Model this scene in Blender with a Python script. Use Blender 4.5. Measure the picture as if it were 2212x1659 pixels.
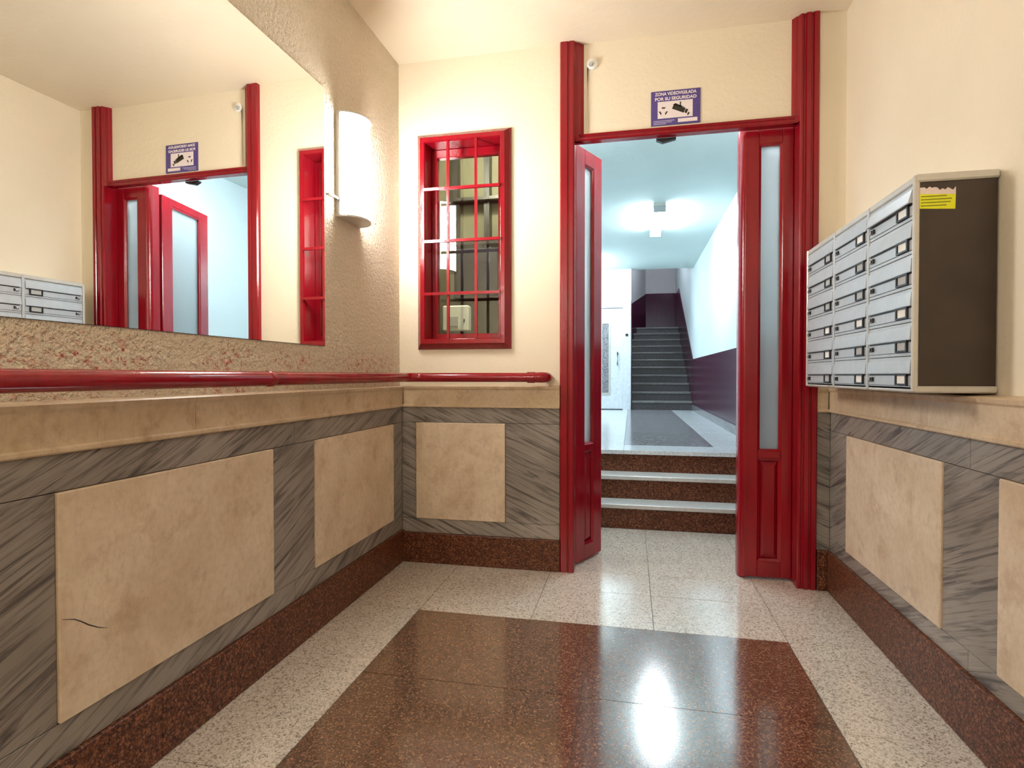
import bpy, math, random
from mathutils import Vector
random.seed(7)
S = bpy.context.scene
for o in list(bpy.data.objects): bpy.data.objects.remove(o, do_unlink=True)
C = S.collection

# ------------------------------------------------------------------ camera, world, exposure
cd = bpy.data.cameras.new('camera'); cam = bpy.data.objects.new('camera', cd); C.objects.link(cam)
cam.location = (0, 0, 1.0)
cam.rotation_euler = (math.pi/2 - 0.0151, 0.0005, 0.2069)
cd.sensor_width = 36; cd.lens = 1225.1/2212*36; cd.clip_start = 0.02
S.camera = cam
W = bpy.data.worlds.new('world'); S.world = W; W.use_nodes = True
W.node_tree.nodes['Background'].inputs[0].default_value = (0.9, 0.85, 0.75, 1)
W.node_tree.nodes['Background'].inputs[1].default_value = 0.02
S.view_settings.view_transform = 'Standard'; S.view_settings.look = 'None'
S.view_settings.gamma = 1; S.view_settings.use_curve_mapping = False
S.view_settings.exposure = 0.15
SCONCE = 66.0      # opal glass of the wall sconce
LOBBY_FILL = 34.0       # globe lamp added behind the camera as lobby fill
HALL = 84.0        # tube fittings of the inner hall
BOOTH_FILL = 620.0   # unseen bulb added to brighten the porter's booth

# ------------------------------------------------------------------ node helpers
def srgb(r, g, b):
    f = lambda c: (c/255/12.92) if c/255 <= .04045 else ((c/255+.055)/1.055)**2.4
    return (f(r), f(g), f(b), 1)
class NT:
    def __init__(s, name):
        s.m = bpy.data.materials.new(name); s.m.use_nodes = True
        s.t = s.m.node_tree; s.p = s.t.nodes['Principled BSDF']; s.out = s.t.nodes['Material Output']
    def n(s, typ, **kw):
        x = s.t.nodes.new(typ)
        for k, v in kw.items(): setattr(x, k, v)
        return x
    def l(s, a, b): s.t.links.new(a, b)
    def coord(s, scale=(1, 1, 1), rot=(0, 0, 0), flat=0):
        """object coordinates of the world; flat=+1/-1 gives (wall run, height, 0)"""
        tc = s.n('ShaderNodeTexCoord'); v = tc.outputs['Object']
        if flat:
            sx = s.n('ShaderNodeSeparateXYZ'); s.l(v, sx.inputs[0])
            ad = s.n('ShaderNodeMath', operation='ADD'); s.l(sx.outputs[0], ad.inputs[0]); s.l(sx.outputs[1], ad.inputs[1])
            mu = s.n('ShaderNodeMath', operation='MULTIPLY'); s.l(ad.outputs[0], mu.inputs[0]); mu.inputs[1].default_value = flat
            cb = s.n('ShaderNodeCombineXYZ'); s.l(mu.outputs[0], cb.inputs[0]); s.l(sx.outputs[2], cb.inputs[1]); v = cb.outputs[0]
        if any(rot):
            r = s.n('ShaderNodeMapping'); r.inputs['Rotation'].default_value = rot; s.l(v, r.inputs[0]); v = r.outputs[0]
        mp = s.n('ShaderNodeMapping'); mp.inputs['Scale'].default_value = scale; s.l(v, mp.inputs[0])
        return mp.outputs[0]
    def noise(s, co, scale, detail=4, rough=.55, dist=0):
        x = s.n('ShaderNodeTexNoise'); s.l(co, x.inputs['Vector'])
        x.inputs['Scale'].default_value = scale; x.inputs['Detail'].default_value = detail
        x.inputs['Roughness'].default_value = rough; x.inputs['Distortion'].default_value = dist
        return x.outputs['Fac']
    def vor(s, co, scale, out='Color', feat='F1'):
        x = s.n('ShaderNodeTexVoronoi'); x.feature = feat; s.l(co, x.inputs['Vector']); x.inputs['Scale'].default_value = scale
        return x.outputs[out]
    def ramp(s, fac, stops, interp='LINEAR'):
        x = s.n('ShaderNodeValToRGB'); x.color_ramp.interpolation = interp; e = x.color_ramp.elements
        while len(e) < len(stops): e.new(.5)
        for k, (p, c) in zip(e, stops):
            k.position = p; k.color = c if len(c) == 4 else (*c, 1)
        s.l(fac, x.inputs[0]); return x.outputs[0]
    def mix(s, fac, a, b, mode='MIX'):
        x = s.n('ShaderNodeMix'); x.data_type = 'RGBA'; x.blend_type = mode
        if isinstance(fac, (int, float)): x.inputs[0].default_value = fac
        else: s.l(fac, x.inputs[0])
        for i, c in ((6, a), (7, b)):
            if isinstance(c, tuple): x.inputs[i].default_value = c
            else: s.l(c, x.inputs[i])
        return x.outputs[2]
    def math(s, op, a, b=0.0):
        x = s.n('ShaderNodeMath', operation=op); x.use_clamp = False
        for i, c in ((0, a), (1, b)):
            if isinstance(c, (int, float)): x.inputs[i].default_value = c
            else: s.l(c, x.inputs[i])
        return x.outputs[0]
    def bump(s, h, strength=.3, dist=.01):
        x = s.n('ShaderNodeBump'); x.inputs['Strength'].default_value = strength; x.inputs['Distance'].default_value = dist
        s.l(h, x.inputs['Height']); s.l(x.outputs[0], s.p.inputs['Normal'])
    def col(s, c):
        if isinstance(c, tuple): s.p.inputs['Base Color'].default_value = c
        else: s.l(c, s.p.inputs['Base Color'])
    def set(s, rough=.5, metal=0, spec=.5, coat=0):
        s.p.inputs['Roughness'].default_value = rough; s.p.inputs['Metallic'].default_value = metal
        s.p.inputs['Specular IOR Level'].default_value = spec; s.p.inputs['Coat Weight'].default_value = coat
        if coat: s.p.inputs['Coat Roughness'].default_value = .08
        return s.m

def plain(name, c, rough=.5, metal=0, spec=.5, coat=0, grain=.06, gs=30):
    t = NT(name); co = t.coord()
    f = t.noise(co, gs, 3)
    d = tuple(x*(1-grain*2) for x in c[:3])+(1,); u = tuple(min(1, x*(1+grain)) for x in c[:3])+(1,)
    t.col(t.ramp(f, [(.3, d), (.7, u)])); return t.set(rough, metal, spec, coat)

def plaster(name, c, bump, bscale, stains=False):
    t = NT(name); co = t.coord()
    big = t.noise(co, 1.7, 3); d = tuple(x*.93 for x in c[:3])+(1,)
    base = t.ramp(big, [(.3, d), (.7, c)])
    if stains:   # red paint smears and grubby marks between the rail and the mirror
        sx = t.n('ShaderNodeSeparateXYZ'); t.l(co, sx.inputs[0])
        band = t.ramp(sx.outputs[2], [(0, (0, 0, 0)), (1, (0, 0, 0))])
        mr = t.n('ShaderNodeMapRange'); mr.inputs['From Min'].default_value = 1.13; mr.inputs['From Max'].default_value = 1.06; t.l(sx.outputs[2], mr.inputs[0])
        sm = t.noise(t.coord((1, 9, 14), (.5, 0, 0)), 3.2, 5, .65)
        lo = t.noise(co, 4.5, 2)
        k = t.math('MULTIPLY', t.ramp(sm, [(.5, (0, 0, 0)), (.6, (1, 1, 1))]), t.ramp(lo, [(.42, (0, 0, 0)), (.6, (1, 1, 1))]))
        k = t.math('MULTIPLY', k, mr.outputs[0])
        fine = t.noise(co, 130, 2)
        k = t.math('MULTIPLY', k, t.ramp(fine, [(.4, (.1, .1, .1)), (.6, (1, 1, 1))]))
        base = t.mix(t.math('MULTIPLY', k, .9), base, srgb(196, 52, 44))
        g = t.math('MULTIPLY', t.ramp(t.noise(co, 60, 4, .7), [(.5, (0, 0, 0)), (.75, (1, 1, 1))]), mr.outputs[0])
        base = t.mix(t.math('MULTIPLY', g, .5), base, srgb(168, 112, 76))
    t.col(base)
    t.bump(t.noise(co, bscale, 3, .6), bump, .026 if stains else .012)
    return t.set(.62, 0, .25)

CREAM = srgb(240, 228, 204)
M = {}
M['stipple'] = plaster('stippled_cream_plaster', srgb(238, 224, 200), 1.0, 72, True)
M['cream'] = plaster('smooth_cream_plaster', CREAM, .16, 40)
M['ceiling'] = plaster('cream_ceiling_paint', srgb(242, 230, 208), .12, 30)

def marble_grey(name, sign):
    t = NT(name); a = .42*sign
    co = t.coord((1.5, 20, 1), (0, 0, -a), 1)
    v1 = t.noise(co, 2.2, 6, .62, .9)
    co2 = t.coord((1.6, 52, 1), (0, 0, -a*1.05), 1)
    v2 = t.noise(co2, 2.0, 4, .6, .6)
    base = t.ramp(t.noise(t.coord(), 2.5, 3), [(.3, srgb(130, 122, 114)), (.7, srgb(162, 153, 145))])
    c = t.mix(t.ramp(v1, [(.34, (1, 1, 1)), (.50, (0, 0, 0))]), base, srgb(80, 74, 72))
    c = t.mix(t.ramp(v2, [(.33, (.9, .9, .9)), (.47, (0, 0, 0))]), c, srgb(90, 82, 78))
    c = t.mix(t.ramp(v2, [(.62, (0, 0, 0)), (.8, (.5, .5, .5))]), c, srgb(192, 184, 178))
    t.col(c); return t.set(.32, 0, .4)
M['marble_left'] = marble_grey('grey_veined_marble_rising', 1)
M['marble_right'] = marble_grey('grey_veined_marble_falling', -1)

def marble_cream(name, a, b, dark):
    t = NT(name); co = t.coord()
    f = t.noise(co, 5, 6, .62, .5)
    c = t.ramp(f, [(.28, a), (.68, b)])
    v = t.noise(t.coord((4, 4, 1.1)), 3.2, 6, .6, 1.4)
    c = t.mix(t.ramp(v, [(.485, (0, 0, 0)), (.50, (.2, .2, .2)), (.515, (0, 0, 0))]), c, dark)
    c = t.mix(t.ramp(t.noise(co, 9, 5, .7), [(.52, (0, 0, 0)), (.74, (.7, .7, .7))]), c, dark)
    c = t.mix(t.ramp(t.noise(co, 55, 3), [(.45, (0, 0, 0)), (.8, (.3, .3, .3))]), c, dark)
    t.col(c); return t.set(.34, 0, .4)
M['panel'] = marble_cream('cream_marble', srgb(204, 182, 154), srgb(228, 210, 186), srgb(172, 142, 112))
M['cap'] = marble_cream('cream_marble_cap', srgb(194, 170, 138), srgb(218, 198, 168), srgb(154, 122, 90))

def speckle(name, stops, scale, rough, spec=.5, scale2=None, coat=0):
    t = NT(name); co = t.coord()
    x = t.n('ShaderNodeSeparateColor'); t.l(t.vor(co, scale), x.inputs[0])
    c1 = t.ramp(x.outputs[0], stops, 'CONSTANT')
    y = t.n('ShaderNodeSeparateColor'); t.l(t.vor(co, scale2 or scale*2.1), y.inputs[0])
    c2 = t.ramp(y.outputs[1], stops, 'CONSTANT')
    c = t.mix(.5, c1, c2)
    t.col(t.mix(t.ramp(t.noise(co, 2.2, 3), [(.35, (0, 0, 0)), (.7, (.16, .16, .16))]), c, stops[0][1]))
    m = t.set(rough, 0, spec, coat); t.p.inputs['IOR'].default_value = 1.95 if spec >= 1 else 1.5
    return m
M['brown_tile'] = speckle('brown_speckled_granite', [(0, srgb(56, 34, 24)), (.25, srgb(92, 60, 42)), (.5, srgb(118, 82, 60)), (.78, srgb(146, 110, 84)), (.93, srgb(172, 138, 110))], 190, .13, 1.0)
M['beige_tile'] = speckle('beige_speckled_terrazzo', [(0, srgb(122, 108, 94)), (.17, srgb(196, 184, 168)), (.4, srgb(220, 210, 196)), (.75, srgb(234, 226, 214))], 170, .15, 1.0)
M['granite'] = speckle('dark_red_granite', [(0, srgb(36, 18, 12)), (.3, srgb(88, 46, 30)), (.6, srgb(118, 68, 46)), (.84, srgb(160, 108, 78))], 150, .36, .25)
M['grout'] = plain('dark_grout', srgb(96, 84, 72), .8)
M['white_slab'] = speckle('white_hall_terrazzo', [(0, srgb(190, 196, 200)), (.3, srgb(220, 226, 228)), (.7, srgb(236, 240, 242))], 120, .12, .5)
M['grey_slab'] = speckle('grey_hall_granite', [(0, srgb(98, 96, 102)), (.3, srgb(132, 130, 134)), (.7, srgb(164, 162, 164))], 60, .15, .5)
M['tread'] = plain('pale_stone_tread', srgb(206, 206, 202), .3)

def red(name, c, rough=.18):
    t = NT(name); co = t.coord()
    f = t.noise(t.coord((1, 1, .12)), 22, 4)
    t.col(t.ramp(f, [(.3, tuple(x*.75 for x in c[:3])+(1,)), (.7, c)]))
    t.bump(t.noise(co, 45, 3), .12, .006)
    return t.set(rough, 0, .5)
M['red'] = red('glossy_red_paint', srgb(148, 13, 30))
M['rail_red'] = red('glossy_red_rail_paint', srgb(152, 18, 32), .16)
M['purple'] = red('glossy_plum_dado_paint', srgb(74, 26, 52), .22)
M['stair_stone'] = plain('dark_grey_stair_stone', srgb(74, 72, 76), .35, grain=.15)
M['stair_nose'] = plain('worn_grey_stair_tread', srgb(112, 110, 110), .35, grain=.15)
M['hall_wall'] = plaster('pale_blue_white_hall_paint', srgb(212, 224, 226), .1, 30)
M['hall_ceiling'] = plaster('pale_teal_hall_ceiling_paint', srgb(210, 224, 221), .1, 30)
M['grey_wall'] = plaster('grey_stairwell_paint', srgb(196, 190, 192), .1, 30)
M['lift'] = plain('pale_grey_lift_enamel', srgb(222, 228, 234), .3)
M['alu'] = plain('silver_painted_sheet_metal', srgb(192, 196, 199), .38, .35, .5, grain=.03)
M['alu_light'] = plain('pale_aluminium_profile', srgb(204, 200, 190), .35, .3, .5, grain=.03)
M['brown_side'] = plain('dark_brown_laminate', srgb(62, 50, 40), .35, 0, .5, grain=.12, gs=6)
M['black'] = plain('black_plastic', srgb(18, 17, 17), .4)
M['card'] = plain('white_card', srgb(236, 234, 228), .7, grain=.02)
M['card_grey'] = plain('grey_card', srgb(176, 176, 174), .6, grain=.02)
M['chrome'] = plain('brushed_steel', srgb(190, 190, 190), .25, 1, grain=.04)
M['yellow'] = plain('yellow_sticker_paper', srgb(226, 226, 30), .6)
M['pinkwhite'] = plain('torn_paper', srgb(232, 214, 206), .8)
M['print'] = plain('olive_print', srgb(120, 120, 20), .7)
M['sign_blue'] = plain('violet_blue_print', srgb(84, 70, 140), .4, grain=.04)
M['sign_white'] = plain('white_print', srgb(238, 228, 230), .4, grain=.02)
M['sign_black'] = plain('dark_print', srgb(40, 36, 24), .5)
M['sign_grey'] = plain('pale_violet_print', srgb(182, 174, 206), .5)
M['olive'] = plain('dim_olive_booth_paint', srgb(88, 85, 64), .7, grain=.1, gs=4)
M['booth_dark'] = plain('dark_blue_black_cabinet', srgb(26, 26, 38), .6, 0, .2)
M['curtain'] = plain('cream_curtain_cloth', srgb(222, 206, 172), .9)
M['white_plastic'] = plain('white_plastic', srgb(236, 236, 228), .4, grain=.02)

def mirror():
    t = NT('silvered_mirror'); t.col((.93, .94, .92, 1)); return t.set(.0, 1.0)
M['mirror'] = mirror()
def frosted():
    t = NT('frosted_glass'); tr = t.n('ShaderNodeBsdfTranslucent'); tr.inputs[0].default_value = (.93, .96, .97, 1)
    rf = t.n('ShaderNodeBsdfRefraction'); rf.inputs['Color'].default_value = (.93, .96, .97, 1); rf.inputs['Roughness'].default_value = .5; rf.inputs['IOR'].default_value = 1.15
    gl = t.n('ShaderNodeBsdfPrincipled'); gl.inputs['Base Color'].default_value = (.55, .62, .65, 1); gl.inputs['Roughness'].default_value = .25
    m0 = t.n('ShaderNodeMixShader'); m0.inputs[0].default_value = .45
    t.l(tr.outputs[0], m0.inputs[1]); t.l(rf.outputs[0], m0.inputs[2])
    mx = t.n('ShaderNodeMixShader'); mx.inputs[0].default_value = .2
    t.l(m0.outputs[0], mx.inputs[1]); t.l(gl.outputs[0], mx.inputs[2]); t.l(mx.outputs[0], t.out.inputs[0]); return t.m
M['frosted'] = frosted()
def clear():
    t = NT('clear_window_glass'); a = t.n('ShaderNodeBsdfTransparent'); a.inputs[0].default_value = (.86, .9, .86, 1)
    g = t.n('ShaderNodeBsdfGlossy'); g.inputs['Roughness'].default_value = .0
    fr = t.n('ShaderNodeFresnel'); fr.inputs[0].default_value = 1.5
    k = t.math('MULTIPLY', fr.outputs[0], 1.6)
    mx = t.n('ShaderNodeMixShader'); t.l(k, mx.inputs[0]); t.l(a.outputs[0], mx.inputs[1]); t.l(g.outputs[0], mx.inputs[2])
    t.l(mx.outputs[0], t.out.inputs[0]); return t.m
M['glass'] = clear()
def emit(name, c, s):
    t = NT(name); e = t.n('ShaderNodeEmission'); e.inputs[0].default_value = (*c, 1); e.inputs[1].default_value = s
    t.l(e.outputs[0], t.out.inputs[0]); return t.m
M['opal_warm'] = emit('lit_opal_glass', (1, .97, .925), SCONCE)
M['globe'] = emit('lit_fill_globe', (1, .97, .925), LOBBY_FILL)
M['bulb'] = emit('lit_fill_bulb', (1, .93, .78), BOOTH_FILL)
M['tube'] = emit('lit_hall_diffuser', (.80, .92, 1), HALL)

# ------------------------------------------------------------------ mesh helpers
class MB:
    def __init__(s): s.v = []; s.f = []
    def add(s, v, f):
        n = len(s.v); s.v += [tuple(p) for p in v]; s.f += [tuple(i+n for i in q) for q in f]; return s
    def box(s, x0, x1, y0, y1, z0, z1):
        v = [(x, y, z) for z in (z0, z1) for y in (y0, y1) for x in (x0, x1)]
        return s.add(v, [(0, 2, 3, 1), (4, 5, 7, 6), (0, 1, 5, 4), (2, 6, 7, 3), (0, 4, 6, 2), (1, 3, 7, 5)])
    def prism(s, pts, axis, a, b):
        n = len(pts)
        def P(p, h): return {'x': (h, p[0], p[1]), 'y': (p[0], h, p[1]), 'z': (p[0], p[1], h)}[axis]
        v = [P(p, a) for p in pts]+[P(p, b) for p in pts]
        f = [(i, (i+1) % n, n+(i+1) % n, n+i) for i in range(n)]+[tuple(range(n))[::-1], tuple(range(n, 2*n))]
        return s.add(v, f)
    def tube(s, path, r, seg=20, caps=True):
        path = [Vector(p) for p in path]; rings = []; up = Vector((0, 0, 1))
        for i, p in enumerate(path):
            d = (path[min(i+1, len(path)-1)]-path[max(i-1, 0)]).normalized()
            a = d.cross(up)
            if a.length < 1e-4: a = d.cross(Vector((1, 0, 0)))
            a.normalize(); b = a.cross(d)
            rr = r[i] if isinstance(r, (list, tuple)) else r
            rings.append([p+a*(rr*math.cos(2*math.pi*k/seg))+b*(rr*math.sin(2*math.pi*k/seg)) for k in range(seg)])
        v = [q for g in rings for q in g]; f = []
        for i in range(len(rings)-1):
            for k in range(seg):
                f.append((i*seg+k, i*seg+(k+1) % seg, (i+1)*seg+(k+1) % seg, (i+1)*seg+k))
        if caps: f += [tuple(range(seg))[::-1], tuple((len(rings)-1)*seg+k for k in range(seg))]
        return s.add(v, f)
    def loops(s, loops, close=False):
        n = len(loops[0]); v = [p for l in loops for p in l]; f = []
        R = len(loops)
        for i in range(R if close else R-1):
            j = (i+1) % R
            for k in range(n): f.append((i*n+k, i*n+(k+1) % n, j*n+(k+1) % n, j*n+k))
        return s.add(v, f)
    def xf(s, fn): s.v = [tuple(fn(*p)) for p in s.v]; return s
    def build(s, name, mat, parent=None, smooth=False, bevel=0, loc=None):
        me = bpy.data.meshes.new(name); me.from_pydata(s.v, [], s.f); me.update()
        import bmesh
        bm = bmesh.new(); bm.from_mesh(me); bmesh.ops.recalc_face_normals(bm, faces=bm.faces)
        if bevel:
            bmesh.ops.bevel(bm, geom=list(bm.edges), offset=bevel, segments=1, affect='EDGES', profile=.5)
        bm.to_mesh(me); bm.free()
        if smooth:
            for p in me.polygons: p.use_smooth = True
            me.set_sharp_from_angle(angle=math.radians(40))
        o = bpy.data.objects.new(name, me); C.objects.link(o); me.materials.append(mat)
        if parent: o.parent = parent
        return o
def B(*a): return MB().box(*a)
def ring_xz(x0, x1, z0, z1, y): return [(x0, y, z0), (x1, y, z0), (x1, y, z1), (x0, y, z1)]
def frame_xz(o, i, y0, y1):
    """rectangular frame in the x-z plane; o, i = (x0, x1, z0, z1)"""
    return MB().loops([ring_xz(*o, y0), ring_xz(*i, y0), ring_xz(*i, y1), ring_xz(*o, y1)], True)
def struct(o, label=None):
    o['kind'] = 'structure'
    if label: o['label'] = label
    return o
def tag(o, label, cat, group=None):
    o['label'] = label; o['category'] = cat
    if group: o['group'] = group
    return o
def empty(name, loc=(0, 0, 0)):
    o = bpy.data.objects.new(name, None); C.objects.link(o); o.location = loc; o.empty_display_size = .05; return o
def rooted(name, loc):
    """an Empty at the thing's base; parts are modelled in world space and moved into its frame"""
    return empty(name, loc)
def settle(root):
    loc = root.location.copy()
    for ch in root.children: ch.location = ch.location-loc
def dup(o, parent, loc):
    c = o.copy(); C.objects.link(c); c.parent = parent; c.location = loc; return c

# ------------------------------------------------------------------ numbers (metres)
UL, UR, UB = -1.227, .965, 2.882           # upper wall planes: left, right, back
WL, WR, WB = -1.207, .903, 2.866           # faces of the marble wainscot
BL, BR, BB = -1.195, .889, 2.852           # faces of the granite baseboard
CZ = 2.67
FRONT = -2.3
HX, HZ, HC = .925, .47, 2.64               # inner hall: right wall, floor, ceiling
LIFT_Y = 8.92
SKEW = .02                                 # the left plaster wall runs a touch out of square
def ux(y): return UL+SKEW*(y-2.87)
def skew(root, y):
    settle(root); root.location.x = ux(y); root.rotation_euler.z = -SKEW

# ------------------------------------------------------------------ shell of the lobby
wl = struct(MB().prism([(ux(FRONT), FRONT), (ux(3.05), 3.05), (-1.5, 3.05), (-1.5, FRONT)], 'z', 0, CZ).build('wall_left', M['stipple']))
wr = struct(B(UR, UR+.15, FRONT, 3.05, 0, CZ).build('wall_right', M['cream']))
w = MB()
X0, X1, Z0, Z1 = -1.10, -.625, 1.155, 2.26
w.box(UL, X0, UB, 3.05, 0, CZ).box(X1, -.30, UB, 3.05, 0, CZ).box(X0, X1, UB, 3.05, 0, Z0).box(X0, X1, UB, 3.05, Z1, CZ)
w.box(-.30, .79, 2.903, 2.94, 2.19, CZ).box(.79, UR, UB, 3.05, 0, CZ)
wb = struct(w.build('wall_back', M['cream']))
struct(B(-1.5, UR+.15, FRONT-.15, FRONT, 0, CZ).build('wall_front', M['cream']))
struct(B(-1.5, UR+.15, FRONT-.15, 3.05, CZ, CZ+.15).build('ceiling', M['ceiling']))
fl = struct(B(-1.5, UR+.15, FRONT-.15, 3.76, -.15, -.006).build('floor', M['grout']))

# floor tiles, one object each
def tiles(xs, ys, mat, z0=-.006, z1=0, g=.0012, parent=fl):
    for i in range(len(xs)-1):
        for j in range(len(ys)-1):
            dz = random.uniform(-.0004, .0004)
            B(xs[i]+g, xs[i+1]-g, ys[j]+g, ys[j+1]-g, z0, z1+dz).build('floor_tile', mat, parent)
RX0, RX1, RY = -.885, .578, 2.276
ry = [RY-.52*k for k in range(9)][::-1]
tiles([RX0, -.151, RX1], ry, M['brown_tile'])
tiles([BL-.02, RX0], [2.276-.514*k for k in range(9)][::-1], M['beige_tile'])
tiles([RX1, BR+.02], [2.276-.551*k for k in range(9)][::-1], M['beige_tile'])
xs = [BL-.02, -.885, -.40, .09, .578, BR+.02]
tiles(xs, [2.276, 2.632, 2.90], M['beige_tile'])
tiles([-.52, -.40, .09, .578, HX], [2.90, 3.33, 3.76], M['beige_tile'])

# ------------------------------------------------------------------ marble wainscot (parts of the walls)
def wain_side(wall, side, panels, zt, zb, base_h, face, upper, mat, capz0, capz1, yend, ystart=FRONT):
    """side = +1 for the left wall (surface faces +x) or -1 for the right wall"""
    def slab(name, y0, y1, z0, z1, proud, m, bevel=.0012):
        a, b = upper-.002*side, face+proud*side
        return B(min(a, b), max(a, b), y0+.0008, y1-.0008, z0+.0008, z1-.0008).build(name, m, wall, bevel=bevel)
    ps = sorted(panels)
    for (y0, y1) in ps:
        slab('marble_panel', y0, y1, zb, zt, .007, M['panel'], .003)
    cuts = [ystart]+[(ps[i][1]+ps[i+1][0])/2 for i in range(len(ps)-1)]+[yend]
    for i in range(len(cuts)-1):
        slab('marble_band', cuts[i], cuts[i+1], zt, capz0, 0, mat)
        slab('marble_band', cuts[i], cuts[i+1], base_h, zb, 0, mat)
    edges = [ystart]+[v for p in ps for v in p]+[yend]
    for i in range(0, len(edges), 2):
        if edges[i+1]-edges[i] > .01: slab('marble_stile', edges[i], edges[i+1], zb, zt, 0, mat)
    # cap rail: moulded slabs
    def cap(y0, y1):
        f = face; s = side
        prof = [(upper-.002*s, capz0), (f+.008*s, capz0), (f+.012*s, capz0+.004), (f+.012*s, capz0+.012), (f+.006*s, capz0+.016),
                (f+.006*s, capz1-.020), (f+.011*s, capz1-.014), (f+.013*s, capz1-.004), (f+.008*s, capz1), (upper-.002*s, capz1+.004)]
        m = MB(); m.prism([(p[0], p[1]) for p in prof], 'y', y0+.0006, y1-.0006); m.build('cap_rail', M['cap'], wall)
    cc = [ystart]
    while cc[-1]+1.05 < yend: cc.append(cc[-1]+1.05)
    cc.append(yend)
    off = {1: .62, -1: .2}[side]
    cc = [ystart]+[c for c in [ystart+off+1.02*k for k in range(8)] if c < yend-.15]+[yend]
    for i in range(len(cc)-1): cap(cc[i], cc[i+1])
wain_side(wl, 1, [(.984, 1.735), (1.999, 2.742), (-.032, .719), (-1.048, -.297), (-2.06, -1.31)], .749, .247, .171, WL, UL-.125, M['marble_left'], .832, .943, WB)
wain_side(wr, -1, [(1.895, 2.650), (.87, 1.628), (-.155, .603), (-1.18, -.422), (-2.2, -1.447)], .744, .247, .187, WR, UR, M['marble_right'], .828, .943, WB)
MB().tube([(WL+.0072, y, z) for y, z in ((.990, .474), (1.018, .463), (1.034, .451), (1.05, .437), (1.075, .42), (1.10, .408))], [.0004, .0011, .0012, .0014, .0010, .0003], 6).build('hairline_crack', M['black'], wl)
# back wall, left of the door
def bslab(name, x0, x1, z0, z1, m, y=WB, bevel=.0012):
    return B(x0+.0008, x1-.0008, y, UB+.002, z0+.0008, z1-.0008).build(name, m, wb, bevel=bevel)
bslab('marble_panel', -1.127, -.637, .235, .751, M['panel'], WB-.007, .003)
bslab('marble_band', WL, -.354, .751, .831, M['marble_right'])
bslab('marble_band', WL, -.354, .159, .235, M['marble_right'])
bslab('marble_stile', WL, -1.127, .235, .751, M['marble_right'])
bslab('marble_stile', -.637, -.354, .235, .751, M['marble_right'])
def bcap(x0, x1, z0=.831, z1=.945):
    f = WB
    prof = [(UB+.002, z0), (f-.008, z0), (f-.012, z0+.004), (f-.012, z0+.012), (f-.006, z0+.016), (f-.006, z1-.02), (f-.011, z1-.014), (f-.013, z1-.004), (f-.008, z1), (UB+.002, z1+.004)]
    MB().prism(prof, 'x', x0, x1).build('cap_rail', M['cap'], wb)
bcap(WL+.012, -.354)
bcap(.846, WR-.012, .828, .943)
bslab('marble_band', .846, WR, .187, .828, M['marble_right'])
# granite baseboards
def base(name, boxes):
    root = struct(B(*boxes[0]).build(name, M['granite'], bevel=.002))
    for b in boxes[1:]: B(*b).build('granite_length', M['granite'], root, bevel=.002)
base('baseboard_left', [(UL-.12, BL, 1.25, BB+.012, .0005, .171), (UL-.12, BL, -.02, 1.249, .0005, .171), (UL-.12, BL, FRONT, -.021, .0005, .171)])
base('baseboard_back', [(BL, -.353, BB, UB+.001, .0005, .159), (.848, BR, 2.852, UB+.001, .0005, .187)])
base('baseboard_right', [(BR, UR+.001, 1.40, BB+.012, .0005, .187), (BR, UR+.001, .14, 1.399, .0005, .187), (BR, UR+.001, FRONT, .139, .0005, .187)])

# ------------------------------------------------------------------ red doorway between lobby and hall
door = struct(empty('door_1', (.2, 2.95, 0)), 'red painted doorway with narrow frosted glass leaves between lobby and inner hall')
LZ = 2.18                                  # underside of the lintel
jl = MB().prism([(-.353, 2.900), (-.353, 2.862), (-.347, 2.855), (-.316, 2.855), (-.313, 2.860), (-.309, 2.860), (-.306, 2.855), (-.288, 2.855), (-.281, 2.862), (-.281, 2.975), (-.353, 2.975)], 'z', 0.001, CZ)
jl.prism([(-.281, 2.862), (-.274, 2.876), (-.262, 2.880), (-.252, 2.892), (-.237, 2.902), (-.281, 2.903)], 'z', LZ, CZ)
jl.build('jamb', M['red'], door)
jr = MB().prism([(.846, 2.900), (.846, 2.862), (.840, 2.855), (.822, 2.855), (.818, 2.863), (.812, 2.863), (.808, 2.856), (.790, 2.856), (.786, 2.866), (.780, 2.866), (.776, 2.862), (.768, 2.862), (.763, 2.868), (.763, 3.0), (.846, 3.0)], 'z', 0.001, CZ)
jr.prism([(.763, 2.868), (.757, 2.880), (.748, 2.884), (.742, 2.895), (.735, 2.902), (.763, 2.903)], 'z', LZ, CZ)
jr.build('jamb', M['red'], door)
MB().prism([(2.93, 2.180), (2.888, 2.180), (2.882, 2.186), (2.882, 2.196), (2.888, 2.199), (2.884, 2.204), (2.880, 2.212), (2.886, 2.214), (2.90, 2.216), (2.93, 2.216)], 'x', -.281, .763).build('lintel', M['red'], door)
MB().prism([(.120, 2.1795), (.215, 2.1795), (.215, 2.172), (.150, 2.158), (.120, 2.172)], 'y', 2.93, 2.955).build('door_closer_arm', M['black'], door)
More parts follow.
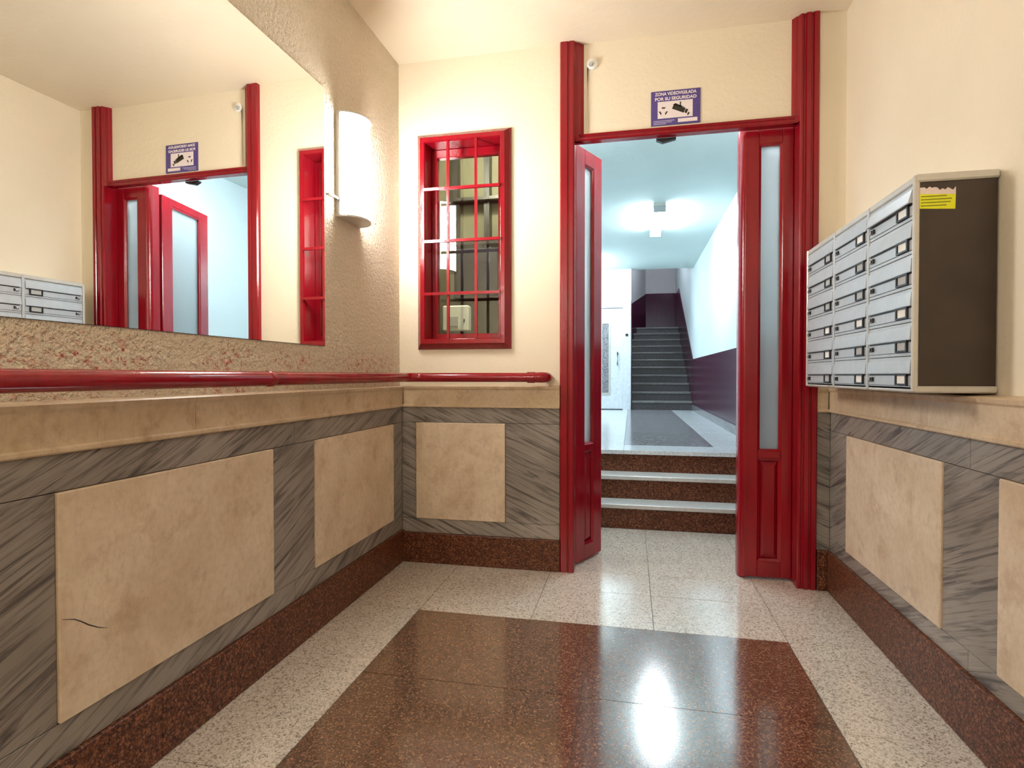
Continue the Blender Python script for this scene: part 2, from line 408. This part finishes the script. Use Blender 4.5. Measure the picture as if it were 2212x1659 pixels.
def leaf(name, width, pane, transf, th=.042, gap=.012, top=2.202, pz=(.630, 2.122), panz=(.12, .56), post=False):
    """door leaf modelled in its own frame: run along +x from the hinge, thickness y 0..th"""
    fn = transf
    st = MB()
    st.box(0, pane[0], 0, th, gap, top).box(pane[1], width, 0, th, gap, top)
    st.box(pane[0], pane[1], 0, th, pz[1], top).box(pane[0], pane[1], 0, th, panz[1]+.035, pz[0])
    st.box(pane[0], pane[1], 0, th, gap, panz[0]-.03)
    st.xf(fn); root = st.build(name, M['red'], door, bevel=.0025)
    # moulding around the pane, raised lower panel
    for (z0, z1, d) in ((pz[0], pz[1], .010), (panz[0]-.03, panz[1]+.035, .012)):
        m = MB()
        for y0, y1 in ((.003, .014), (th-.014, th-.003)):
            m.loops([ring_xz(pane[0], pane[1], z0, z1, y0), ring_xz(pane[0]+d, pane[1]-d, z0+d, z1-d, y0+.006 if y0 < .02 else y0), ring_xz(pane[0]+d, pane[1]-d, z0+d, z1-d, y1), ring_xz(pane[0], pane[1], z0, z1, y1)], True)
        m.xf(fn).build('moulding', M['red'], root)
    p = MB(); a, b, c, d = pane[0]+.010, pane[1]-.010, panz[0]-.02, panz[1]+.025
    for y0, y1 in ((.018, .006), (th-.018, th-.006)):
        p.loops([ring_xz(a, b, c, d, th/2), ring_xz(a, b, c, d, y0), ring_xz(a+.018, b-.018, c+.03, d-.03, y1)])
        q = ring_xz(a+.018, b-.018, c+.03, d-.03, y1); p.add(q, [(0, 1, 2, 3)])
    p.xf(fn).build('lower_panel', M['red'], root)
    B(pane[0]+.004, pane[1]-.004, th/2-.003, th/2+.003, pz[0]+.004, pz[1]-.004).xf(fn).build('glass_pane', M['frosted'], root)
    return root
DL = Vector((.2, 2.95, 0))
def place(hx, hy, ang, flip=1):
    c, s_ = math.cos(ang), math.sin(ang)
    return lambda x, y, z: (hx+c*x-s_*y*flip-DL.x, hy+s_*x+c*y*flip-DL.y, z)
# fixed sidelight at the right: runs from the jamb to the post
sl = leaf('sidelight', .215, (.050, .155), lambda x, y, z: (.762-x-DL.x, 2.955+y-DL.y, z))
pp = [(.520+.030*(1-math.cos(t)), 3.0-.045*math.sin(t)) for t in [math.pi/2*k/6 for k in range(7)]]
MB().prism([(p[0]-DL.x, p[1]-DL.y) for p in pp]+[(.555-DL.x, 2.957-DL.y), (.555-DL.x, 3.04-DL.y), (.535-DL.x, 3.05-DL.y), (.520-DL.x, 3.035-DL.y)], 'z', .006, 2.202).build('post', M['red'], door, smooth=True)
for o in door.children:
    if o.name.split('.')[0] in ('jamb', 'lintel', 'door_closer_arm'):
        o.location = (-DL.x, -DL.y, 0)
ang = math.atan2(3.205-2.955, -.163+.282)
leaf('side_leaf', .277, (.092, .188), place(-.281, 2.962, ang, 1))
mleaf = leaf('main_leaf', .50, (.095, .405), place(.572, 3.06, math.radians(79), 1), top=2.172)
hd = MB().tube([(.47, -.002, 1.02), (.47, -.035, 1.02), (.40, -.035, 1.02)], .008, 10).xf(place(.572, 3.06, math.radians(79), 1))
hd.build('handle', M['chrome'], mleaf, smooth=True)
# ------------------------------------------------------------------ barred red window
wn = struct(empty('window_1', (-.86, UB, 1.14)), 'red framed window with a red iron grille looking into a dim booth')
WO = Vector((-.86, UB, 1.14)); rel = lambda x, y, z: (x-WO.x, y-WO.y, z-WO.z)
cs = MB().loops([ring_xz(-1.120, -.607, 1.138, 2.279, UB-.001), ring_xz(-1.113, -.613, 1.144, 2.272, 2.868), ring_xz(-1.092, -.636, 1.168, 2.250, 2.842), ring_xz(-1.070, -.656, 1.190, 2.228, 2.842), ring_xz(-1.066, -.660, 1.194, 2.224, 2.850), ring_xz(-1.066, -.660, 1.194, 2.224, 3.03)])
cs.xf(rel).build('casing', M['red'], wn)
sash = frame_xz((-1.065, -.661, 1.195, 2.223), (-1.035, -.694, 1.226, 2.180), 2.952, 2.990).xf(rel).build('sash', M['red'], wn, bevel=.002)
B(-1.037, -.692, 2.968, 2.973, 1.224, 2.182).xf(rel).build('glass_pane', M['glass'], sash)
for x in (-.938, -.787):
    B(x-.0065, x+.0065, 2.838, 2.851, 1.193, 2.225).xf(rel).build('grille_bar', M['red'], wn)
for z in (1.428, 1.702, 1.974):
    B(-1.067, -.659, 2.829, 2.842, z-.0075, z+.0075).xf(rel).build('grille_bar', M['red'], wn)

# the booth seen through it
bw = MB().box(-1.45, -.53, 3.72, 3.76, 0, 2.5).box(-1.49, -1.45, 3.05, 3.76, 0, 2.5).box(-1.49, -.53, 3.05, 3.76, 2.5, 2.54).box(-1.49, -.53, 3.05, 3.76, .9, .94)
struct(bw.build('wall_booth', M['olive']))
cb = rooted('booth_cabinet', (-.98, 3.62, 1.49))
B(-1.0, -.9, 3.62, 3.72, 1.6, 1.66).build('wall_mount', M['black'], cb)
B(-1.10, -.80, 3.45, 3.62, 1.49, 1.80).build('body', M['booth_dark'], cb, bevel=.006)
B(-1.085, -.955, 3.442, 3.45, 1.505, 1.785).build('cabinet_door', M['booth_dark'], cb, bevel=.002)
B(-.945, -.815, 3.442, 3.45, 1.505, 1.785).build('cabinet_door', M['booth_dark'], cb, bevel=.002)
settle(cb); tag(cb, 'dark wall cabinet inside the booth behind the barred window', 'cabinet')
vp = rooted('control_box', (-1.07, 3.40, .94))
B(-1.155, -.985, 3.38, 3.45, 1.275, 1.435).build('box_body', M['white_plastic'], vp, bevel=.008)
B(-1.115, -1.05, 3.375, 3.38, 1.305, 1.365).build('screen', M['card_grey'], vp, bevel=.001)
B(-1.015, -1.008, 3.376, 3.38, 1.33, 1.35).build('button', M['black'], vp)
MB().box(-1.10, -1.04, 3.39, 3.44, .94, 1.278).build('stand', M['booth_dark'], vp)
settle(vp); tag(vp, 'white control box with small grey screen at foot of barred window', 'control box')
cu = MB(); n = 28; fr_, bk_ = [], []
for k in range(n+1):
    u = k/n; x = -.70+.13*u; y = 3.09+.14*u+.012*math.sin(u*22)
    fr_.append((x, y)); bk_.append((x+.006, y+.006))
cu.prism(fr_+bk_[::-1], 'z', .945, 2.45)
cu.v = [(x-(.03*(1-z/2.45) if z < 2 else 0), y, z) for x, y, z in cu.v]
tag(cu.build('booth_curtain', M['curtain']), 'cream curtain hanging at right inside the barred window', 'curtain')
bk = rooted('added_booth_bulb', (-.86, 3.12, 2.5))  # added above the view to light the booth contents
MB().tube([(-.86, 3.12, 2.5), (-.86, 3.12, 2.47)], .03, 16).build('socket', M['white_plastic'], bk, smooth=True)
MB().tube([(-.86, 3.12, 2.42+.05*math.cos(math.pi*k/8)) for k in range(9)], [max(.003, .05*math.sin(math.pi*k/8)) for k in range(9)], 16).build('glass_bulb', M['bulb'], bk, smooth=True)
settle(bk); tag(bk, 'bare bulb on the booth ceiling above the barred window', 'bulb')
rk = rooted('grille_reflection', (-1.0, 3.7, 1.84))  # dark bars imitating the grille's reflection in the window glass
for x in (-1.155, -.935, -.75): B(x-.018, x+.018, 3.64, 3.715, 1.84, 2.499).build('upright', M['black'], rk)
for z in (1.87, 2.16): B(-1.155, -.75, 3.60, 3.715, z-.010, z+.010).build('cross_bar', M['black'], rk)
settle(rk); tag(rk, 'thin black grille-reflection rack on the booth wall behind the barred window', 'bars')

# ------------------------------------------------------------------ red handrail
hr = rooted('handrail', (-1.14, 2.8, .99))
r = .0235; hx, hy, hz = -1.143, 2.802, .990
path = [(hx, FRONT+.1, hz), (hx, hy-.075, hz)]
for k in range(1, 8):
    t = math.pi/2*k/8; path.append((hx+.075-.075*math.cos(t), hy-.075+.075*math.sin(t), hz))
path += [(hx+.075, hy, hz), (-.47, hy, hz)]
MB().tube(path, r, 24).build('rail', M['rail_red'], hr, smooth=True)
MB().tube([(-.512, hy, hz), (-.508, hy, hz), (-.472, hy, hz), (-.468, hy, hz)], [r+.001, r+.0045, r+.0045, r+.001], 24).build('coupling', M['rail_red'], hr, smooth=True)
MB().tube([(-.470, hy, hz), (-.442, hy, hz), (-.428, hy+.006, hz), (-.418, hy+.022, hz), (-.416, hy+.05, hz), (-.416, UB, hz)], [r+.002, r+.003, r+.003, r+.002, r, r], 24).build('elbow', M['rail_red'], hr, smooth=True)
MB().tube([(hx, 1.615, hz), (hx, 1.62, hz), (hx, 1.645, hz), (hx, 1.65, hz)], [r+.0003, r+.0025, r+.0025, r+.0003], 24).build('coupling', M['rail_red'], hr, smooth=True)
for y in (-1.6, -.4, .7, 2.0):
    MB().tube([(ux(y), y, hz), (hx-.01, y, hz)], .007, 10).build('bracket', M['rail_red'], hr, smooth=True)
settle(hr); tag(hr, 'glossy red tubular handrail running round the corner above the marble wainscot', 'handrail')

# ------------------------------------------------------------------ mirror
mr = rooted('wall_mirror', (UL, 1.0, 1.122))
B(UL, UL+.0035, -1.2, 2.138, 1.122, 2.183).build('glass', M['mirror'], mr)
B(UL, UL+.0033, -1.2, 2.1387, 1.1212, 1.1219).build('edge', M['black'], mr)
skew(mr, 1.0); tag(mr, 'large frameless rectangular mirror on the stippled wall above the red handrail', 'mirror')

# ------------------------------------------------------------------ wall sconce
def arc(y0, y1, d, n=14):
    yc, ry = (y0+y1)/2, (y1-y0)/2
    return [(UL+.012+d*math.sin(math.pi*k/n), yc-ry*math.cos(math.pi*k/n)) for k in range(n+1)]
def sconce(c, flip, label):
    sc = rooted('wall_sconce', (UL, c, 1.68))
    outer, inner = arc(c-.095, c+.095, .085), arc(c-.091, c+.091, .081)
    MB().prism(outer+inner[::-1], 'z', 1.690, 2.125).build('opal_shade', M['opal_warm'], sc, smooth=True)
    MB().prism(arc(c-.102, c+.102, .092)+[(UL, c+.102), (UL, c-.102)], 'z', 2.125, 2.133).build('top_cap', M['alu_light'], sc)
    MB().prism(arc(c-.102, c+.102, .088)+[(UL, c+.102), (UL, c-.102)], 'z', 1.682, 1.690).build('bottom_cap', M['alu_light'], sc)
    B(UL, UL+.012, c-.103, c+.103, 1.690, 2.125).build('back_plate', M['alu_light'], sc)
    y = sorted((c-flip*.01, c-flip*.175)); B(UL, UL+.016, y[0], y[1], 1.752, 1.760).build('side_bracket', M['chrome'], sc)
    y = sorted((c-flip*.102, c-flip*.0955)); B(UL+.010, UL+.020, y[0], y[1], 1.690, 2.125).build('edge_strip', M['chrome'], sc)
    skew(sc, c); return tag(sc, label, 'wall lamp', 'wall sconces at the ends of the mirror')
sconce(2.335, 1, 'lit white opal glass wall sconce beside the mirror end nearest the barred window')
sconce(-1.42, -1, 'added fill wall sconce, out of view at the street end of the mirror')  # added behind the camera as side fill for the right and back walls

# added fill lamp behind the camera, brightens the lobby walls and ceiling
cl = rooted('added_fill_globe', (-.12, -.75, CZ))
MB().tube([(-.12, -.75, CZ), (-.12, -.75, CZ-.02), (-.12, -.75, CZ-.03)], [.06, .06, .02], 24).build('canopy', M['white_plastic'], cl, smooth=True)
MB().tube([(-.12, -.75, CZ-.03), (-.12, -.75, CZ-.14)], .012, 12).build('stem', M['chrome'], cl, smooth=True)
MB().tube([(-.12, -.75, CZ-.27+.13*math.cos(math.pi*k/12)) for k in range(13)], [max(.004, .13*math.sin(math.pi*k/12)) for k in range(13)], 28).build('opal_globe', M['globe'], cl, smooth=True)
settle(cl); tag(cl, 'added round globe fill lamp, out of view near the street end', 'ceiling lamp')

# ------------------------------------------------------------------ sign over the door
def text_mesh(body, size, loc, mat, parent, name='lettering', width=None, shear=0, depth=.0004):
    c = bpy.data.curves.new('t', 'FONT'); c.body = body; c.size = size; c.align_x = 'CENTER'; c.extrude = depth; c.shear = shear; c.offset = .0006
    o = bpy.data.objects.new('t', c); C.objects.link(o); bpy.context.view_layer.update()
    me = bpy.data.meshes.new_from_object(o.evaluated_get(bpy.context.evaluated_depsgraph_get()))
    xs_ = [v.co.x for v in me.vertices]; k = (width/(max(xs_)-min(xs_))) if width else 1
    for v in me.vertices:
        x, y, z = v.co; v.co = (x*k, -z, y)
    bpy.data.objects.remove(o, do_unlink=True); bpy.data.curves.remove(c)
    t = bpy.data.objects.new(name, me); C.objects.link(t); me.materials.clear(); me.materials.append(mat); t.location = loc; t.parent = parent; me.name = name
    return t
sg = rooted('warning_sign', (.2095, 2.903, 2.228))
sx0, sx1, sz0, sz1, sy = .093, .326, 2.228, 2.396, 2.8995
B(sx0, sx1, sy, 2.9028, sz0, sz1).build('board', M['sign_blue'], sg)
f = sy-.0004
B(sx0+.032, sx1-.036, f, sy+.0005, sz0+.034, sz1-.052).build('picture_field', M['sign_white'], sg)
B(sx0+.128, sx1-.014, f, sy+.0005, sz0+.010, sz0+.028).build('white_box', M['sign_white'], sg)
for k, wd in ((0, .100), (1, .088), (2, .06)):
    B(sx0+.012, sx0+.012+wd, f, sy+.0005, sz0+.021-.0075*k, sz0+.0245-.0075*k).build('small_print', M['sign_grey'], sg)
pc = MB(); py0, py1 = f-.0005, f+.0004
def rot(cx, cz, a, pts): return [(cx+x*math.cos(a)-z*math.sin(a), cz+x*math.sin(a)+z*math.cos(a)) for x, z in pts]
a = math.radians(-24); cx, cz = .2285, 2.303
pc.prism(rot(cx, cz, a, [(-.034, -.012), (.026, -.012), (.026, .012), (-.034, .012)]), 'y', py0, py1)
pc.prism(rot(cx, cz, a, [(.028, -.008), (.040, -.011), (.040, .011), (.028, .008)]), 'y', py0, py1)
pc.prism(rot(cx, cz, a, [(-.038, .006), (.022, .015), (-.030, .018)]), 'y', py0, py1)
pc.prism([(cx+.001, cz+.008), (cx+.007, cz+.008), (cx+.007, cz+.034), (cx+.001, cz+.034)], 'y', py0, py1)
pc.prism(rot(cx, cz, a, [(.044, .0), (.054, -.004), (.050, -.018), (.046, -.016)]), 'y', py0, py1)
pc.build('camera_symbol', M['sign_black'], sg)
th = MB(); tx, tz = .152, 2.297
for k in range(3):
    b = math.radians(90+120*k); c = [(tx+.022*math.cos(b+d)*(.62 if i in (2, 3) else 1), tz+.022*math.sin(b+d)*(.62 if i in (2, 3) else 1)) for i, d in enumerate((-.55, .45, .40, -.5))]
    th.prism(c, 'y', py0, py1)
th.build('arrows_symbol', M['sign_black'], sg)
text_mesh('ZONA VIDEOVIGILADA', .021, (.2095, f, sz1-.022), M['sign_white'], sg, width=.196)
text_mesh('POR SU SEGURIDAD', .021, (.2095, f, sz1-.046), M['sign_white'], sg, width=.196)
settle(sg); tag(sg, 'small violet and white video surveillance sign above the red lintel', 'sign')

# small round fitting by the left jamb, with its painted cable
fx = rooted('wall_fitting', (-.195, 2.903, 2.565))
MB().tube([(-.195, 2.9035, 2.565), (-.195, 2.893, 2.565), (-.195, 2.889, 2.565)], [.028, .028, .022], 24).build('base', M['white_plastic'], fx, smooth=True)
MB().tube([(-.200, 2.889, 2.560), (-.200, 2.876, 2.560)], [.012, .009], 16).build('knob', M['alu'], fx, smooth=True)
MB().tube([(-.218, 2.899, 2.232), (-.218, 2.899, 2.555), (-.205, 2.899, 2.565)], .003, 8).build('cable', M['cream'], fx, smooth=True)
settle(fx); tag(fx, 'small round off-white fitting high on the wall beside the left red jamb', 'sensor')

# ------------------------------------------------------------------ mailboxes
MX0, MX1, MY0, MY1, MZ0, MZ1 = .760, UR-.001, 1.757, 2.734, .951, 1.551
mb = rooted('mailbox_bank', (UR, (MY0+MY1)/2, MZ0))
B(MX0+.012, MX1, MY0+.012, MY1-.004, MZ0+.006, MZ1-.006).build('carcass', M['black'], mb)
B(MX0+.012, MX1-.004, MY0+.004, MY0+.012, MZ0+.02, MZ1-.02).build('side_panel', M['brown_side'], mb)
def endcap(z0, z1, up):
    m = MB(); p = [(MX0+.004, z0), (MX1-.001, z0), (MX1-.001, z1), (MX0+.004, z1)]
    m.prism(p, 'y', MY0-.004, MY1); return m
endcap(MZ1-.022, MZ1, 1).build('top_rail', M['alu_light'], mb, bevel=.004)
endcap(MZ0, MZ0+.019, 0).build('bottom_rail', M['alu_light'], mb, bevel=.004)
for y in (MY0+.006, MY1-.006):
    B(MX0-.001, MX0+.014, y-.0065, y+.0065, MZ0+.002, MZ1-.002).build('corner_post', M['alu_light'], mb, bevel=.003)
cols = [MY1-.013, 2.393, 2.072, MY0+.014]
for y in cols[1:3]:
    B(MX0, MX0+.012, y-.007, y+.007, MZ0+.004, MZ1-.004).build('divider', M['alu'], mb, bevel=.002)
zt, zb = MZ1-.024, MZ0+.008
rows = [zt-(zt-zb)*k/6 for k in range(7)]
white = {(0, 1), (0, 2), (1, 2), (3, 0), (3, 1), (3, 2), (4, 0), (5, 1), (5, 2)}
for ci in range(3):
    y1, y0 = cols[ci]-(.008 if ci else .001), cols[ci+1]+(.008 if ci < 2 else .001)
    for ri in range(6):
        z1, z0 = rows[ri]-.001, rows[ri+1]+.001; h = z1-z0
        d = B(MX0+.004, MX0+.013, y0, y1, z0, z1).build('mailbox_door', M['alu'], mb, bevel=.0012)
        # hinged flap of the slot, proud of the door, with the dark slot under it
        zf = z0+h*.46; op = .010 if (ci, ri) == (2, 0) else .003
        MB().prism([(MX0+.004, z1-.010), (MX0+.001, z1-.011), (MX0-op+.001, zf+.004), (MX0-op+.002, zf+.001), (MX0+.004, zf+.003)], 'y', y0+.002, y1-.002).build('flap', M['alu'], d, bevel=.0006)
        B(MX0+.0028, MX0+.0045, y0+.006, y1-.010, zf-.0035-(.004 if op > .01 else 0), zf+.003).build('slot', M['black'], d)
        # strips pressed into the door
        B(MX0+.0028, MX0+.0045, y0+.001, y1-.001, z0+.009, z0+.0105).build('groove', M['black'], d)
        yn = y0+.022; pw = .070
        fr = MB().loops([[(MX0-.002, a, b) for a, b in ((yn, z0+.011), (yn+pw, z0+.011), (yn+pw, zf+.002), (yn, zf+.002))],
                         [(MX0-.002, a, b) for a, b in ((yn+.007, z0+.016), (yn+pw-.007, z0+.016), (yn+pw-.007, zf-.003), (yn+.007, zf-.003))],
                         [(MX0+.0045, a, b) for a, b in ((yn+.007, z0+.016), (yn+pw-.007, z0+.016), (yn+pw-.007, zf-.003), (yn+.007, zf-.003))],
                         [(MX0+.0045, a, b) for a, b in ((yn, z0+.011), (yn+pw, z0+.011), (yn+pw, zf+.002), (yn, zf+.002))]], True)
        fr.build('name_frame', M['black'], d)
        c = B(MX0+.0015, MX0+.0045, yn+.006, yn+pw-.006, z0+.015, zf-.002).build('name_card', M['card'] if (ri, ci) in white else M['card_grey'], d)
        MB().tube([(MX0+.005, y1-.022, z0+.026), (MX0-.004, y1-.022, z0+.026), (MX0-.005, y1-.022, z0+.026)], [.0075, .0075, .005], 14).build('lock', M['chrome'], d, smooth=True)
        B(MX0-.002, MX0+.0045, y1-.040, y1-.033, z0+.020, z0+.034).build('key_cover', M['black'], d, bevel=.001)
tl = [(.772, 1.457)]
st = MB(); st.prism([(.772, 1.457), (.860, 1.452), (.861, 1.492), (.772, 1.497)], 'y', MY0+.0032, MY0+.0041); st.build('sticker', M['yellow'], mb)['label'] = 'torn yellow paper sticker'
tn = MB(); pts = [(.772, 1.4965), (.861, 1.4915)]
top_ = []
for k in range(15): top_.append((.861-.089*k/14, 1.500+.006*(k/14)+random.uniform(.002, .013)))
tn.prism(pts+top_, 'y', MY0+.0033, MY0+.00405); tn.build('sticker_torn_edge', M['pinkwhite'], mb)
pl = MB()
for k in range(4): pl.box(.777, .777+random.uniform(.05, .076), MY0+.0029, MY0+.0034, 1.4625+.0085*k, 1.4650+.0085*k)
pl.build('sticker_print', M['print'], mb)
settle(mb); tag(mb, 'wall-hung bank of eighteen silver mailboxes with a dark brown end panel', 'mailboxes')

# ------------------------------------------------------------------ inner hall
struct(MB().box(HX, HX+.15, 3.05, 13.0, 0, 4.2).build('wall_hall_right', M['hall_wall']))
struct(MB().box(-.57, -.52, 3.05, 4.35, 0, HC).box(-1.15, -.52, 4.30, 4.35, 0, HC).box(-1.15, -1.05, 4.35, 8.95, 0, HC).build('wall_hall_left', M['hall_wall']))
struct(MB().box(-.3, .79, 2.941, 3.05, HC, CZ-.001).box(-1.15, HX+.15, 3.05, 8.95, HC, HC+.12).box(-1.15, HX+.15, 8.95, 9.05, HC, HC+.16).build('ceiling_hall', M['hall_ceiling']))
wd = struct(MB().box(-1.15, .0, LIFT_Y+.02, 9.05, .40, HC).build('wall_hall_end', M['hall_wall']))
# stairwell behind
left_plan = [(-.08, 9.05), (.0, 9.05), (.0, 11.2), (.30, 12.62), (.22, 12.70), (-.08, 11.25)]
struct(MB().prism(left_plan, 'z', .4, 4.2).build('wall_stairwell_left', M['grey_wall']))
struct(B(-.1, HX+.15, 12.62, 12.75, .4, 4.2).build('wall_stairwell_back', M['grey_wall']))
struct(B(-.1, HX+.15, 8.95, 12.75, 4.2, 4.3).build('ceiling_stairwell', M['grey_wall']))
# dados of plum gloss paint
d1 = MB()
d1.box(HX-.010, HX+.001, 3.05, 9.0, 0, 1.245)
struct(d1.build('trim_1', M['purple']), 'plum gloss dado along the right wall of the hall')
s0, rise, go = 8.97, .135, .268
slope = rise/go
yt = s0+10*go
d2 = MB().prism([(9.0, .47), (yt, .47), (12.62, .47), (12.62, 1.245+10*rise+.12), (yt, 1.245+10*rise+.12), (9.0, 1.245)], 'x', HX-.012, HX+.001)
struct(d2.build('trim_2', M['purple']), 'plum gloss dado climbing beside the staircase')
struct(B(.2, HX, 12.608, 12.622, 1.5, 2.76).build('trim_3', M['purple']), 'plum gloss dado on the landing wall')
d4 = MB().prism([(.0, 9.06), (.012, 9.06), (.012, 11.2), (.312, 12.62), (.30, 12.62), (.0, 11.2)], 'z', .47, 2.76)
d4.v = [(x, y, z if z < 1 else 1.245+max(0, min(10*rise+.16, (y-9.06)*slope+.06))) for x, y, z in d4.v]
struct(d4.build('trim_4', M['purple']), 'plum gloss dado on the left of the staircase')
struct(B(HX-.022, HX-.009, 4.12, 8.97, HZ, HZ+.085).build('baseboard_hall', M['grey_slab']))
# entrance steps
es = struct(empty('entrance_steps', (.2, 3.76, 0)), 'three dark red granite steps with pale treads behind the red doorway')
ly = [3.765, 3.935, 4.105]; zz = [0, .160, .318, HZ]
for k in range(3):
    B(-.52, HX-.012, ly[k], ly[k]+.03, zz[k], zz[k+1]-.028).build('riser', M['granite'], es, bevel=.001).location = (-.2, -3.76, 0)
    if k < 2: B(-.52, HX-.012, ly[k]-.018, ly[k+1]+.002, zz[k+1]-.028, zz[k+1]).build('tread', M['tread'], es, bevel=.004).location = (-.2, -3.76, 0)
# hall floor
hf = struct(B(-1.05, HX, 4.12, 9.0, HZ-.15, HZ-.006).build('floor_hall', M['grout']))
def ht(x0, x1, y0, y1, m): B(x0+.001, x1-.001, y0+.001, y1-.001, HZ-.028 if y0 < 4.2 else HZ-.006, HZ).build('floor_slab', m, hf, bevel=.0008)
for x0, x1 in ((-.52, -.05), (-.05, .60), (.60, HX-.012)): ht(x0, x1, 4.085, 4.40, M['white_slab'])
yy = [4.40, 5.5, 6.6, 7.7, 8.955]
for i in range(4):
    ht(-1.05, -.05, yy[i], yy[i+1], M['white_slab']); ht(-.05, .60, yy[i], yy[i+1], M['grey_slab']); ht(.60, HX-.012, yy[i], yy[i+1], M['white_slab'])
# staircase
sr = struct(empty('staircase', (.46, s0, HZ)), 'flight of dark grey stairs rising at the far end of the hall')
for k in range(11):
    y0 = s0+k*go; z1 = HZ+(k+1)*rise
    y1 = y0+go+.02 if k < 10 else 12.62
    rr = B(.013, HX-.013, y0, y0+.04, z1-rise, z1-.032).build('riser', M['stair_stone'], sr); rr.location = (-.46, -s0, -HZ)
    tt = B(.013, HX-.013, y0-.022, y1, z1-.03, z1).build('tread', M['stair_nose'], sr, bevel=.004); tt.location = (-.46, -s0, -HZ)
# lift door
lf = rooted('lift_door', (-.5, LIFT_Y, HZ))
frame_xz((-.98, -.004, HZ, 2.16), (-.80, -.125, HZ-.02, 2.04), LIFT_Y-.03, LIFT_Y+.02).build('frame', M['lift'], lf, bevel=.003)
B(-.80, -.125, LIFT_Y-.012, LIFT_Y+.018, HZ+.01, 2.035).build('door_leaf', M['lift'], lf, bevel=.003)
frame_xz((-.47, -.31, .70, 1.83), (-.44, -.34, .73, 1.80), LIFT_Y-.02, LIFT_Y-.010).build('window_frame', M['alu_light'], lf)
B(-.44, -.34, LIFT_Y-.015, LIFT_Y-.0115, .73, 1.80).build('window_slit', M['grey_slab'], lf)
MB().tube([(-.205, LIFT_Y-.012, 1.16), (-.205, LIFT_Y-.05, 1.17), (-.205, LIFT_Y-.05, 1.35), (-.205, LIFT_Y-.012, 1.36)], .012, 12).build('handle', M['chrome'], lf, smooth=True)
MB().tube([(-.065, LIFT_Y-.029, 1.62), (-.065, LIFT_Y-.04, 1.62)], .022, 16).build('call_button', M['black'], lf, smooth=True)
settle(lf); tag(lf, 'pale grey lift door with vertical handle at the far end of the hall', 'lift door')
# hall lamps
def batten(loc, label, HC=HC, L=.5):
    x, y = loc; b = rooted('tube_lamp', (x, y, HC))
    B(x-.055, x+.055, y-L, y+L, HC-.03, HC).build('housing', M['white_plastic'], b)
    MB().prism([(x-.05, HC-.03), (x-.055, HC-.055), (x-.035, HC-.085), (x+.035, HC-.085), (x+.055, HC-.055), (x+.05, HC-.03)], 'y', y-L+.015, y+L-.015).build('diffuser', M['tube'], b)
    for yy_ in (y-L, y+L-.015): B(x-.057, x+.057, yy_, yy_+.015, HC-.087, HC-.028).build('end_cap', M['alu'], b)
    settle(b); tag(b, label, 'ceiling lamp', 'tube lamps on the hall ceiling'); return b
batten((.262, 6.08), 'lit white tube lamp in the middle of the hall ceiling')
batten((-.62, 8.25), 'lit tube lamp on the hall ceiling close to the lift')
batten((.45, 10.3), 'added unseen tube lamp above the staircase, fill for the stairwell', 4.2)  # added out of view to lift the dark stairwell
batten((.15, 3.46), 'short tube lamp on the hall ceiling just behind the red lintel', HC, .37)
